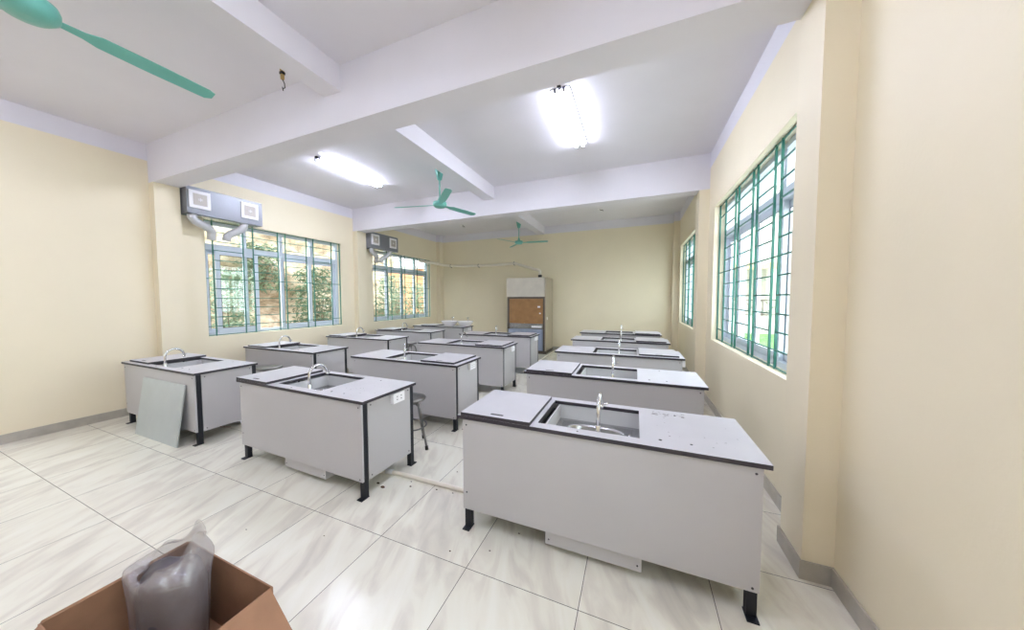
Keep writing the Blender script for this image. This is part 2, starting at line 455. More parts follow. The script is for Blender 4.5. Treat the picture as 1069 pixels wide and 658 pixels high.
def bench_proto():
    e = empty('lab_bench')
    # worktop with a cut-out
    w = MB(); z0, z1 = 0.776, 0.80
    o4 = [(0, 0), (BL, 0), (BL, BW), (0, BW)]; h4 = [(HX0, HY0), (HX1, HY0), (HX1, HY1), (HX0, HY1)]
    bm = w.bm
    def rv(pts, z): return [bm.verts.new((p[0], p[1], z)) for p in pts]
    ot, ht, ob, hb = rv(o4, z1), rv(h4, z1), rv(o4, z0), rv(h4, z0)
    for k in range(4):
        j = (k + 1) % 4
        f = bm.faces.new([ot[k], ot[j], ht[j], ht[k]]); f.material_index = 0
        f = bm.faces.new([ob[j], ob[k], hb[k], hb[j]]); f.material_index = 1
        f = bm.faces.new([ob[k], ob[j], ot[j], ot[k]]); f.material_index = 1
        f = bm.faces.new([ht[k], ht[j], hb[j], hb[k]]); f.material_index = 1
    top = w.build('worktop', [M['lam'], M['edge']], e)
    for (px, py, r) in ((1.245, 0.10, 0.009), (1.395, 0.10, 0.007), (1.36, 0.545, 0.007), (0.80, 0.038, 0.006)):
        MB().lathe([(r, 0.7995), (r, 0.8015), (r * 0.6, 0.802)], (px, py), 12).build('plug', M['plug'], top)
    # panels
    def screws(par, pts, axis):
        for p in pts:
            m = MB(); m.lathe([(0.006, 0), (0.006, 0.002), (0.003, 0.003)], (0, 0), 8)
            if axis == 'y': m.xform(Matrix.Translation(p) @ Matrix.Rotation(PI/2, 4, 'X'))
            else: m.xform(Matrix.Translation(p) @ Matrix.Rotation(PI/2, 4, 'Y'))
            m.build('screw_cap', M['plug'], par)
    fp = MB().box((0.034, 0.012, 0.145), (1.684, 0.030, 0.772), bevel=0.002).build('front_panel', M['panel'], e)
    screws(fp, [(0.062, 0.012, 0.735), (0.062, 0.012, 0.265), (1.655, 0.012, 0.742), (1.655, 0.012, 0.165)], 'y')
    bp = MB().box((0.084, BW - 0.046, 0.145), (1.634, BW - 0.014, 0.772), bevel=0.002).build('back_panel', M['panel'], e)
    for nm, xa, xb, xs in (('side_panel', 1.668, 1.684, 1.684), ('side_panel', 0.034, 0.050, None)):
        s = MB().box((xa, 0.078, 0.135), (xb, 0.578, 0.770), bevel=0.002).build(nm, M['panel'], e)
        if xs: screws(s, [(xs, 0.108, 0.742), (xs, 0.108, 0.165), (xs, 0.55, 0.165), (xs, 0.55, 0.742)], 'x')
    for lx in (0.037, 1.637):
        for ly, fy in ((0.0305, -1), (0.5785, 1)):
            m = MB()
            m.box((lx, ly, 0.006), (lx + 0.044, ly + 0.0445, 0.774))
            leg = m.build('leg', M['navy'], e)
            fa, fb = (ly - 0.035, ly + 0.0445) if fy < 0 else (ly, ly + 0.08)
            MB().box((lx - 0.004, fa, 0.0), (lx + 0.048, fb, 0.007)).build('foot_plate', M['navy'], leg)
    # sink surround with bowl
    s = MB(); zb = 0.656; g = 0.010
    x0, x1, y0, y1 = 0.577, HX1 + 0.014, HY0 - 0.016, HY1 + 0.016
    s.box((x0, y0, zb), (x0 + g, y1, 0.772)); s.box((x1 - g, y0, zb), (x1, y1, 0.774))
    s.box((x0 + g, y0, zb), (x1 - g, y0 + g, 0.774)); s.box((x0 + g, y1 - g, zb), (x1 - g, y1, 0.774))
    s.box((HX0 - 0.012, y0, zb), (x0 - 0.001, y1, 0.735), 1)  # dark box standing in for the shaded gap left of the tray
    surround = s.build('sink_surround', [M['tray'], M['edge']], e)
    n = 64; cx, cy = 0.866, 0.305
    def sup(a, b, z, p=3.0):
        out = []
        for k in range(n):
            th = 2 * PI * (k + 0.5) / n; c, q = math.cos(th), math.sin(th)
            out.append((cx + a * math.copysign(abs(c) ** (2/p), c), cy + b * math.copysign(abs(q) ** (2/p), q), z))
        return out
    rect = []
    for k in range(n):
        th = 2 * PI * (k + 0.5) / n; c, q = math.cos(th), math.sin(th)
        hx = (x1 - g - cx) if c > 0 else (cx - x0 - g)
        hy = (y1 - g - cy) if q > 0 else (cy - y0 - g)
        sc_ = min(hx / max(abs(c), 1e-6), hy / max(abs(q), 1e-6))
        rect.append((cx + c * sc_, cy + q * sc_, zb + 0.012))
    b = MB()
    b.rings([rect, sup(0.216, 0.186, zb + 0.012), sup(0.213, 0.183, zb + 0.019), sup(0.205, 0.175, zb + 0.019), sup(0.197, 0.167, zb + 0.006), sup(0.185, 0.155, zb - 0.12), sup(0.155, 0.125, zb - 0.14), sup(0.03, 0.03, zb - 0.145, 2)])
    b.build('sink_bowl', M['steel'], surround, recalc=False)
    MB().tube([(1.085, 0.20, zb + 0.013), (1.085, 0.20, zb + 0.07), (1.085, 0.24, zb + 0.085), (1.085, 0.26, zb + 0.07)], 0.008, 8).build('overflow_pipe', M['chrome'], surround)
    # gooseneck tap at the front edge of the cut-out
    fx = 0.93; fyy = 0.095
    MB().box((fx - 0.04, HY0 - 0.008, 0.755), (fx + 0.04, HY0 + 0.042, 0.7725)).build('tap_bracket', M['steel'], surround)
    pts = [(0, 0, 0.772), (0, 0, 0.90)]
    R_ = 0.088
    for k in range(1, 13):
        a = PI * k / 12
        pts.append((0, R_ - R_ * math.cos(a), 0.905 + R_ * math.sin(a)))
    pts.append((0, 2 * R_, 0.885))
    tp = MB().tube(pts, 0.0115, 12).build('tap', M['chrome'], e, (fx, fyy, 0))
    MB().lathe([(0.018, 0.772), (0.018, 0.79), (0.014, 0.80), (0.014, 0.83), (0.0118, 0.834)], (0, 0), 18).build('collar', M['chrome'], tp)
    m = MB(); m.tube([(0.010, 2 * R_, 0.905), (0.030, 2 * R_ + 0.002, 0.912), (0.042, 2 * R_, 0.918)], [0.006, 0.005, 0.007], 8).build('tap_lever', M['chrome'], tp)
    MB().lathe([(0.0135, 0.882), (0.0135, 0.905)], (0, 2 * R_), 14).build('spout_tip', M['chrome'], tp)
    # drain box below
    d = MB(); d.box((0, 0.034, 0.052), (0.552, 0.42, 0.19), bevel=0.002)
    db = d.build('drain_box', M['panel'], e, (0.608, 0, 0))
    for xx in (0.022, 0.53):
        m = MB(); m.lathe([(0.005, 0), (0.005, 0.002), (0.002, 0.003)], (0, 0), 8)
        m.xform(Matrix.Translation((xx, 0.034, 0.085)) @ Matrix.Rotation(PI/2, 4, 'X')); m.build('screw_cap', M['plug'], db)
    # short hanger posts that carry the drain box from the sink
    return e

def outlet(parent, y=0.325):
    o = MB().box((1.684, y, 0.682), (1.722, y + 0.14, 0.768), bevel=0.003).build('power_outlet', M['plastic'], parent)
    for dy in (0.045, 0.095):
        for dz in (0.712, 0.738):
            MB().box((1.7215, y + dy - 0.006, dz - 0.004), (1.7228, y + dy + 0.006, dz + 0.004)).build('socket_slot', M['plug'], o)
    return o

benches = {
 'R1': (-0.248, 1.839, 0.001), 'R2': (-0.252, 3.246, 0.004), 'R3': (-0.250, 4.679, 0.010), 'R4': (-0.286, 6.162, 0.0), 'R5': (-0.325, 7.486, 0.0),
 'M1': (-2.773, 1.803, -0.022), 'M2': (-2.782, 3.202, -0.004), 'M3': (-2.795, 4.706, -0.001), 'M4': (-2.818, 6.222, -0.002),
 'L1': (-5.188, 1.784, 0.001), 'L2': (-5.226, 3.178, 0.001), 'L3': (-5.272, 4.764, -0.004), 'L4': (-5.295, 6.200, 0.005), 'L5': (-5.247, 7.641, 0.001)}
labels = {
 'R1': 'largest grey lab bench, nearest the camera in the row by the right wall',
 'R2': 'grey lab bench second from the camera along the right wall, cover at left',
 'R3': 'grey lab bench third from the camera along the right wall, cover at right',
 'R4': 'grey lab bench fourth from the camera along the right wall, next to last',
 'R5': 'grey lab bench by the right wall closest to the back wall',
 'M1': 'grey lab bench at the front of the middle row, stool behind its right end',
 'M2': 'grey lab bench second in the middle row, sink cover lying on its right side',
 'M3': 'grey lab bench third in the middle row, next in front of the farthest one',
 'M4': 'grey lab bench at the far end of the middle row, before the fume cupboard',
 'L1': 'grey lab bench at far left with a pale sheet leaning on its front',
 'L2': 'grey lab bench under the nearer left window, behind the bench with the leaning sheet',
 'L3': 'grey lab bench by the pillar between the two left windows',
 'L4': 'grey lab bench under the far left window, before the bench with basins',
 'L5': 'grey lab bench in the back left corner carrying two white basins'}
def lid_proto():
    e = MB()
    e.box((0, 0, 0), (0.488, 0.572, 0.0225), 1, topmi=0)
    o = e.build('sink_cover', [M['lam'], M['edge']])
    pts = []
    for k in range(16):
        a = 2 * PI * k / 16
        pts.append((0.25 + (0.036 if math.cos(a) > 0 else -0.036) + 0.010 * math.cos(a), 0.045 + 0.010 * math.sin(a)))
    MB().prism(pts, 0.0223, 0.0235).build('finger_slot', M['plug'], o)
    return o
lid_lab = {
 'R1': 'grey sink cover lying left of the sink on the bench nearest the camera',
 'R2': 'grey sink cover left of the sink on the second bench along the right wall',
 'R3': 'grey sink cover right of the sink on the third bench along the right wall',
 'R4': 'grey sink cover right of the sink on the fourth bench along the right wall',
 'R5': 'grey sink cover right of the sink on the right hand bench nearest the back wall',
 'M1': 'grey sink cover at the left end of the front bench in the middle row',
 'M2': 'grey sink cover at the right end of the second bench in the middle row',
 'M3': 'grey sink cover at the right end of the third bench in the middle row',
 'M4': 'grey sink cover at the right end of the bench before the fume cupboard',
 'L1': 'grey sink cover behind the tap on the bench at the left picture edge',
 'L2': 'grey sink cover left of the tap on the bench under the nearer left window',
 'L3': 'grey sink cover left of the tap on the bench by the pillar between left windows',
 'L4': 'grey sink cover left of the tap on the bench under the far left window',
 'L5': 'grey sink cover left of the white basins in the back left corner'}
lid_pos = {'R1': (0.026, 0.0), 'R2': (0.03, 0.0), 'R3': (1.165, 0.05), 'R4': (1.165, 0.03), 'R5': (1.19, 0.02), 'M1': (0.004, 0.0), 'M2': (1.158, 0.045),
           'M3': (1.165, 0.03), 'M4': (1.17, 0.03), 'L1': (0.08, 0.05), 'L2': (0.075, 0.03), 'L3': (0.06, 0.03), 'L4': (0.06, 0.03), 'L5': (0.30, 0.02)}
tapx = {'R1': 0.912, 'M1': 0.965, 'M2': 0.868, 'M3': 0.862, 'M4': 0.878, 'R2': 0.912, 'R3': 0.905, 'R4': 0.905, 'R5': 0.90, 'L1': 0.867, 'L2': 0.80, 'L3': 0.80, 'L4': 0.80}
proto = bench_proto(); lid = lid_proto()
for i, (k, (x, y, t_)) in enumerate(benches.items()):
    b = proto if i == 0 else copy_tree(proto)
    c, s_ = math.cos(t_), math.sin(t_)
    ox, oy = x - BL / 2 * c, y - BL / 2 * s_
    b.location = (ox, oy, 0); b.rotation_euler = (0, 0, t_)
    tag(b, labels[k], 'lab bench', 'lab benches standing in three rows')
    l = lid if i == 0 else copy_tree(lid)
    lx, ly = lid_pos[k]
    l.location = (ox + lx * c - ly * s_, oy + lx * s_ + ly * c, BH + 0.0005); l.rotation_euler = (0, 0, t_)
    tag(l, lid_lab[k], 'sink cover', 'sink covers lying on the benches')
bobj = {}
for o in list(COL.objects):
    if o.name.split('.')[0] == 'lab_bench':
        for k in labels:
            if o['label'] == labels[k]: bobj[k] = o
for k, b in bobj.items():
    for ch in b.children:
        if ch.name.startswith('tap') and k in ('M2', 'M4'): ch.rotation_euler.z = math.radians(38 if k == 'M2' else 22)
        if ch.name.startswith('tap') and k in tapx: ch.location.x = tapx[k]
        if ch.name.startswith('drain_box') and k == 'M1': ch.location.x = 0.675
    if k in ('M1', 'M2', 'M3', 'M4', 'L5'): outlet(b)
    if k == 'R3': outlet(b, 0.04)
    if k == 'L5':                      # the corner bench has a plain top under the basins
        for ch in list(b.children):
            if ch.name.split('.')[0] in ('tap', 'sink_surround'):
                for g in list(ch.children): bpy.data.objects.remove(g)
                bpy.data.objects.remove(ch)
            elif ch.name.startswith('worktop'):
                for g in list(ch.children): bpy.data.objects.remove(g)
                bpy.data.objects.remove(ch)
        MB().box((0, 0, 0.776), (BL, BW, 0.80), 1, topmi=0).build('worktop', [M['lam'], M['edge']], b)

def stains(bench, spots, seed):
    rn = random.Random(seed); top = [c for c in bench.children if c.name.startswith('worktop')][0]
    m = MB()
    for (cx, cy, r) in spots:
        n = 11; m.prism([(cx + r * rn.uniform(.45, 1.2) * math.cos(2*PI*k/n), cy + .6 * r * rn.uniform(.45, 1.2) * math.sin(2*PI*k/n)) for k in range(n)], 0.80005, 0.8004)
    o = m.build('stain', M['stain'], top); o['kind'] = 'stuff'
rn = random.Random(11)
stains(bobj['R1'], [(rn.uniform(1.21, 1.41), rn.gauss(0.545, 0.018), rn.uniform(.004, .016)) for _ in range(26)] + [(rn.uniform(1.2, 1.66), rn.uniform(.06, .5), rn.uniform(.002, .006)) for _ in range(16)], 1)
stains(bobj['M1'], [(rn.gauss(1.38, 0.06), rn.gauss(0.27, 0.06), rn.uniform(.003, .008)) for _ in range(12)] + [(rn.uniform(1.2, 1.66), rn.uniform(.06, .5), rn.uniform(.002, .005)) for _ in range(8)], 2)
# two ceramic basins on the corner bench
def basin(cx, cy, z, label, a=0.265, bq=0.20):
    e = empty('wash_basin', (cx, cy, z)); tag(e, label, 'basin', 'white basins in the back left corner')
    prof = [(0.45, 0.0), (0.55, 0.012), (0.80, 0.07), (0.97, 0.125), (1.0, 0.142), (0.97, 0.150), (0.90, 0.142), (0.78, 0.09), (0.5, 0.04), (0.1, 0.032)]
    MB().lathe(prof, (0, 0), 36, sx=a, sy=bq).build('bowl', M['ceramic'], e)
    tp = MB().tube([(0, bq * 0.86, 0.13), (0, bq * 0.86, 0.215), (0, bq * 0.80, 0.235), (0, bq * 0.55, 0.23)], 0.012, 10).build('tap', M['chrome'], e)
    MB().tube([(0.0, bq * 0.86, 0.236), (0.05, bq * 0.9, 0.262)], 0.007, 8).build('tap_lever', M['chrome'], tp)
    return e
basin(-5.02, 7.955, BH, 'white ceramic basin next to the sink cover in the back left corner')
basin(-4.49, 7.955, BH, 'white ceramic basin at the bench end in the back left corner', 0.245)

# leaning sheet
lean = MB().box((-0.95, 0, 0), (0, 0.014, 0.665), bevel=0.001)
lo = lean.build('leaning_sheet', M['sheet']); lo.location = (-4.507, 1.683, 0.0); lo.rotation_euler = (math.radians(-8.4), 0, 0)
tag(lo, 'pale grey flat sheet leaning on the bench at the left edge', 'sheet')

# ------------------------------------------------------------------ stools
def stool(x, y, h, rz, label):
    e = empty('stool', (x, y, 0), rz); tag(e, label, 'stool', 'round steel lab stools')
    MB().lathe([(0.13, h - 0.032), (0.158, h - 0.030), (0.163, h - 0.014), (0.158, h - 0.003), (0.10, h)], (0, 0), 32).build('seat', M['stoolsteel'], e)
    MB().tube([(0, 0, h - 0.032), (0, 0, h - 0.10)], 0.03, 14).build('seat_post', M['stoolsteel'], e)
    rr = []
    for k in range(4):
        a = PI / 2 * k
        ca, sa = math.cos(a), math.sin(a)
        P = [(0.02, h - 0.075), (0.07, h - 0.07), (0.105, h - 0.085), (0.125, h - 0.125), (0.15, h - 0.26), (0.205, 0.03)]
        lg = MB().tube([(ca * r, sa * r, z) for r, z in P], 0.0115, 10).build('leg', M['stoolsteel'], e)
        MB().tube([(ca * 0.203, sa * 0.203, 0.04), (ca * 0.209, sa * 0.209, 0.0)], [0.016, 0.018], 10).build('rubber_foot', M['rubber'], lg)
    ring = [(0.163 * math.cos(2*PI*k/32), 0.163 * math.sin(2*PI*k/32), h - 0.31) for k in range(33)]
    MB().tube(ring, 0.008, 8, cap=False).build('foot_ring', M['stoolsteel'], e)
    return e
stool(-2.209, 2.707, 0.54, math.radians(-2), 'round steel stool behind the right end of the front middle bench')
stool(-4.76, 2.80, 0.64, math.radians(15), 'round steel stool in front of the bench under the nearer left window')
stool(-4.72, 5.80, 0.60, math.radians(-35), 'round steel stool between benches of the left row, farther back')

# ------------------------------------------------------------------ fume cupboard
hx0, hx1, hy0, hy1 = -3.505, -2.315, 8.70, 9.50
e = empty('fume_cupboard', ((hx0 + hx1) / 2, (hy0 + hy1) / 2, 0)); tag(e, 'steel fume cupboard against the back wall with brown paper on its sash', 'fume cupboard')
ec = e.location.copy()
def hp(nm, lo, hi, mat, par=e, bevel=0.003):
    m = MB().box(lo, hi, bevel=bevel); m.xform(Matrix.Translation(-ec)); return m.build(nm, mat, par)
hp('plinth', (hx0 + 0.02, hy0 + 0.04, 0.0), (hx1, hy1, 0.09), M['hooddark'])
hp('side_panel', (hx1 - 0.03, hy0, 0.09), (hx1, hy1, 2.18), M['hoodside'])
hp('side_panel', (hx0, hy0, 0.09), (hx0 + 0.03, hy1, 2.18), M['hoodside'])
hp('back_panel', (hx0 + 0.03, hy1 - 0.02, 0.09), (hx1 - 0.03, hy1, 2.18), M['hoodside'])
hood = hp('hood_housing', (hx0 - 0.004, hy0 - 0.004, 1.64), (hx1 - 0.045, hy1 - 0.02, 2.19), M['film'], bevel=0.01)
hp('hood_rail', (hx0 + 0.03, hy0, 1.585), (hx1 - 0.03, hy0 + 0.05, 1.64), M['hooddark'])
hp('post', (hx0 + 0.03, hy0, 0.70), (hx0 + 0.085, hy0 + 0.06, 1.585), M['hooddark'])
hp('post', (hx1 - 0.085, hy0, 0.09), (hx1 - 0.03, hy0 + 0.06, 1.585), M['hooddark'])
sash = hp('sash', (hx0 + 0.087, hy0 + 0.005, 0.87), (hx1 - 0.087, hy0 + 0.02, 1.583), M['kraft'])
sash['label'] = 'brown paper covered sash'
hp('sticker', (-2.56, hy0 + 0.0035, 1.33), (-2.48, hy0 + 0.005, 1.375), M['plastic'], sash, 0)
hp('sticker', (-2.51, hy0 + 0.0035, 1.15), (-2.465, hy0 + 0.005, 1.185), M['plastic'], sash, 0)
hp('sash_rail', (hx0 + 0.087, hy0 - 0.012, 0.845), (hx1 - 0.087, hy0 + 0.03, 0.87), M['steel'])
ctl = hp('control_panel', (hx0 + 0.087, hy0 + 0.01, 0.735), (hx1 - 0.087, hy0 + 0.06, 0.842), M['steel'])
hp('socket_strip', (-2.74, hy0 - 0.006, 0.755), (-2.44, hy0 + 0.009, 0.815), M['plastic'], ctl, 0.002)
hp('work_surface', (hx0 + 0.03, hy0 + 0.06, 0.71), (hx1 - 0.03, hy1 - 0.02, 0.735), M['steel'])
cab = hp('cabinet', (hx0 + 0.035, hy0 + 0.03, 0.095), (hx1 - 0.087, hy1 - 0.03, 0.708), M['bluegrey'])
for k in range(2):
    xa = hx0 + 0.05 + k * 0.515
    d = hp('door', (xa, hy0 + 0.012, 0.11), (xa + 0.505, hy0 + 0.029, 0.69), M['bluegrey'], cab)
    hx = xa + (0.455 if k == 0 else 0.05)
    hp('handle', (hx - 0.008, hy0 - 0.012, 0.50), (hx + 0.008, hy0 + 0.011, 0.62), M['steel'], d)
hp('door_latch', (hx1 - 0.0005, hy0 + 0.10, 0.98), (hx1 + 0.012, hy0 + 0.15, 1.06), M['plastic'], e, 0.002)
m = MB(); m.lathe([(0.075, 2.19), (0.075, 2.20), (0.055, 2.205), (0.055, 2.285)], (-2.60 - ec.x, 9.10 - ec.y), 24); m.build('duct_collar', M['rubber'], e)
# pvc extract pipe along the back wall
pts = [(-6.37, 8.36, 2.80), (-6.22, 8.9, 2.79), (-6.20, 9.30, 2.775), (-6.12, 9.46, 2.755), (-5.93, 9.52, 2.74), (-5.4, 9.53, 2.705), (-4.85, 9.53, 2.700), (-4.3, 9.53, 2.690), (-3.9, 9.53, 2.70),
       (-3.58, 9.52, 2.715), (-3.3, 9.42, 2.63), (-2.80, 9.17, 2.47), (-2.66, 9.12, 2.44), (-2.605, 9.10, 2.40), (-2.60, 9.10, 2.27)]
pe = MB().tube(pts, 0.042, 14).build('extract_pipe', M['pvc']); tag(pe, 'sagging off white pipe running along the back wall to the fume cupboard', 'pipe')
for px, pz in ((-5.93, 2.74), (-4.85, 2.70), (-3.58, 2.715)):
    m = MB(); ring = [(px, 9.525 + 0.046 * math.cos(2*PI*k/20), pz + 0.046 * math.sin(2*PI*k/20)) for k in range(21)]
    m.tube(ring, 0.007, 8, cap=False); m.box((px - 0.008, 9.55, pz - 0.06), (px + 0.008, YB, pz - 0.03)); m.box((px - 0.008, 9.545, pz - 0.05), (px + 0.008, 9.565, pz + 0.0))
    m.build('clamp', M['hooddark'], pe)

# ------------------------------------------------------------------ extractor boxes above the left windows
def vent(y0, y1, label):
    e = empty('extractor_box', (XL, y0, 2.895)); tag(e, label, 'extractor box', 'grey extractor boxes on the left wall')
    W = y1 - y0; D = 0.27; Hh = 0.40
    MB().box((0, 0, 0), (D, W, Hh), bevel=0.004).build('housing', M['ventgrey'], e)
    MB().box((0.05, 0.10, -0.012), (D - 0.05, W - 0.06, -0.0005)).build('hanger_rail', M['steel'], e)
    for cy in (0.155, W - 0.205):
        g = MB(); S = 0.132
        g.box((D, cy - S, 0.218 - S), (D + 0.018, cy + S, 0.218 + S), bevel=0.003)
        go = g.build('exhaust_grille', M['plastic'], e)
        MB().box((D + 0.0185, cy - 0.085, 0.218 - 0.085), (D + 0.022, cy + 0.085, 0.218 + 0.085)).build('shutter', M['ventcore'], go)
        k = MB()
        for s_ in (-1, 1):
            k.box((D + 0.0222, cy - 0.028, 0.218 + s_ * 0.008 - 0.003), (D + 0.027, cy + 0.028, 0.218 + s_ * 0.008 + 0.003))
        k.box((D + 0.0222, cy - 0.003, 0.190), (D + 0.0265, cy + 0.003, 0.246))
        k.build('pull_switch', M['plastic'], go)
    def duct(pp): MB().tube(pp, 0.058, 16).build('duct', M['foil'], e)
    duct([(0.20, 0.08, -0.004), (0.20, 0.085, -0.05), (0.19, 0.12, -0.095), (0.16, 0.22, -0.13), (0.12, 0.33, -0.165), (0.09, 0.37, -0.20), (0.07, 0.375, -0.26), (0.065, 0.375, -0.33)])
    duct([(0.20, W - 0.26, -0.004), (0.20, W - 0.265, -0.05), (0.18, W - 0.29, -0.10), (0.14, W - 0.35, -0.15), (0.10, W - 0.42, -0.20), (0.07, W - 0.45, -0.24), (0.065, W - 0.46, -0.31)])
    return e
vent(2.56, 3.60, 'grey metal extractor box above the nearer left window, two square fan grilles')
vent(6.12, 7.12, 'grey metal extractor box above the far left window, beyond the cross beam')

# ------------------------------------------------------------------ ceiling fans
def fan(x, y, a0, label):
    e = empty('ceiling_fan', (x, y, ZC)); tag(e, label, 'ceiling fan', 'teal three blade ceiling fans')
    MB().lathe([(0.05, 0.0), (0.05, -0.012), (0.072, -0.013), (0.071, -0.05), (0.055, -0.12), (0.038, -0.19), (0.016, -0.20)], (0, 0), 24).build('canopy', M['fan'], e)
    MB().tube([(0, 0, -0.20), (0, 0, -0.52)], 0.0115, 12).build('rod', M['fan'], e)
    MB().lathe([(0.016, -0.47), (0.035, -0.53), (0.05, -0.555), (0.11, -0.565), (0.118, -0.59), (0.115, -0.625), (0.085, -0.65), (0.03, -0.66)], (0, 0), 32).build('motor', M['fan'], e)
    for k in range(3):
        m = MB()
        th = 0.005
        out = [(0.10, -0.022), (0.20, -0.030), (0.26, -0.058), (0.55, -0.064), (0.79, -0.060), (0.83, -0.045), (0.835, 0.02), (0.80, 0.05), (0.5, 0.056), (0.26, 0.05), (0.20, 0.03), (0.10, 0.022)]
        m.prism(out, -th / 2, th / 2)
        m.xform(Matrix.Rotation(a0 + 2 * PI * k / 3, 4, 'Z') @ Matrix.Translation((0, 0, -0.612)) @ Matrix.Rotation(math.radians(-11), 4, 'X'))
        m.build('blade', M['fan'], e)
    return e
fan(-3.088, 4.635, math.radians(73), 'teal ceiling fan hanging in the middle bay between the two lit tube lamps')
fan(-3.095, 8.634, math.radians(8), 'teal ceiling fan hanging farthest back, before the back wall')
fan(-3.09, 0.645, math.radians(90), 'teal ceiling fan nearest the camera, at the top left')

# ------------------------------------------------------------------ lamps
def lamp(x, y0, y1, label):
    e = empty('tube_lamp', (x, y0, ZC + 0.001)); tag(e, label, 'lamp', 'ceiling tube lamps')
    Ln = y1 - y0
    MB().box((-0.10, 0.02, -0.012), (0.10, Ln - 0.02, 0.0), bevel=0.002).build('batten', M['plastic'], e)
    for s_ in (-1, 1):
        MB().tube([(s_ * 0.046, 0.03, -0.034), (s_ * 0.046, Ln - 0.03, -0.034)], 0.017, 14).build('tube', M['tube'], e)
    for yy in (0.0, Ln - 0.03):
        m = MB(); m.box((-0.065, yy, -0.02), (0.065, yy + 0.02, -0.0125))
        for s_ in (-1, 1): m.box((s_ * 0.046 - 0.015, yy, -0.056), (s_ * 0.046 + 0.015, yy + 0.03, -0.0125))
        m.build('lamp_holder', M['holder'], e)
    MB().box((-0.018, -0.03, -0.03), (0.018, 0.019, 0.0)).build('starter', M['wire'], e)
    return e
lamp(-0.765, 3.38, 4.74, 'lit twin tube lamp on the ceiling toward the right wall')
lamp(-4.57, 3.50, 4.82, 'lit twin tube lamp on the ceiling toward the left wall')
# unseen pair added above and beside the picture to brighten the foreground
lamp(-0.765, -0.60, 0.76, 'added unseen twin tube lamp above the camera, brightening the foreground')
lamp(-4.57, -0.95, 0.40, 'added unseen twin tube lamp left of the camera, brightening the foreground')

def stub(x, y, label, long=False):
    e = empty('ceiling_wire', (x, y, ZC)); tag(e, label, 'wire', 'loose lamp wires on the ceiling')
    if long:
        MB().tube([(0, 0, 0), (0, 0, -0.012)], 0.045, 14).build('wall_plug', M['tan'], e)
        c = MB(); c.box((-0.014, -0.014, -0.085), (0.014, 0.014, -0.01)); c.box((-0.012, -0.012, -0.15), (0.012, 0.012, -0.105)); c.build('connector', M['tan'], e)
        MB().box((-0.017, -0.017, -0.106), (0.017, 0.017, -0.084)).build('tape', M['wire'], e)
        MB().tube([(0, 0, -0.15), (0.012, 0.01, -0.185), (0.016, 0.01, -0.225), (0.004, 0.0, -0.235), (0.004, -0.005, -0.225), (0.02, -0.01, -0.262)], 0.0045, 8).build('lead', M['wire'], e)
    else:
        MB().tube([(0, 0, 0), (0, 0, -0.012)], 0.05, 14).build('base', M['plastic'], e)
        MB().tube([(0, 0, -0.01), (0.04, 0.0, -0.04), (0.07, 0.01, -0.03), (0.08, 0.01, -0.06)], 0.007, 8).build('lead', M['wire'], e)
    return e
stub(-3.07, 2.02, 'loose wire with tan connector hanging from the ceiling near the nearest fan', True)
stub(-4.845, 8.45, 'short lamp wire stub on the far ceiling left of the farthest fan')
stub(-0.85, 8.28, 'short lamp wire stub on the far ceiling toward the right wall')

# ------------------------------------------------------------------ things on the floor
pf = MB().tube([(-2.24, 2.12, 0.022), (-2.16, 2.155, 0.018), (-2.06, 2.185, 0.018), (-1.9, 2.2, 0.018), (-1.28, 2.205, 0.018), (-0.52, 2.205, 0.018)], 0.0175, 12).build('floor_pipe', M['pvc'])
tag(pf, 'off white pipe on the floor between the two front benches', 'pipe')
MB().tube([(-2.07, 2.183, 0.018), (-2.0, 2.192, 0.018)], 0.0225, 12).build('coupling', M['plastic'], pf)
pf = MB().tube([(-2.20, 7.0, 0.018), (-2.215, 8.3, 0.018), (-2.21, 9.45, 0.018)], 0.0175, 12).build('floor_pipe', M['pvc'])
tag(pf, 'off white pipe on the floor beside the fume cupboard', 'pipe')
e = empty('board_scrap', (-4.84, 2.38, 0), math.radians(20)); tag(e, 'thin white board scrap on the floor behind the front middle bench', 'board')
MB().box((-0.20, -0.11, 0.022), (0.20, 0.11, 0.034), bevel=0.002).build('board', M['plastic'], e)
MB().box((-0.18, -0.09, 0.0), (0.18, 0.09, 0.022)).build('backing', M['tray'], e)
rw = MB().tube([(-5.12, 2.14, 0.004), (-4.98, 2.17, 0.004), (-4.86, 2.20, 0.004), (-4.72, 2.19, 0.004), (-4.62, 2.24, 0.004)], 0.004, 8).build('loose_wire', M['redwire'])
tag(rw, 'thin red brown wire on the floor next to the white board scrap', 'wire')
d = MB()
for (x, y, r) in [(-2.02, 2.03, .016), (-1.94, 2.0, .022), (-1.73, 2.1, .010), (-1.77, 2.16, .008), (-1.5, 2.15, .008), (-2.0, 2.7, .014), (-1.35, 2.16, .008), (-1.9, 3.3, .02), (-0.70, 1.95, .008), (-1.05, 1.64, .007), (-1.9, 1.42, .006), (-2.45, 1.25, .006), (-1.48, 2.45, .008), (-2.2, 2.45, .008), (-0.82, 1.74, .007)]:
    d.lathe([(r, 0.0), (r * 0.8, r * 0.35), (r * 0.3, r * 0.5)], (x, y), 7, sx=1.0, sy=random.uniform(0.5, 0.9))
tag(d.build('floor_crumbs', M['dirt']), 'small brown dirt crumbs scattered on the tiles', 'dirt', kind='stuff')

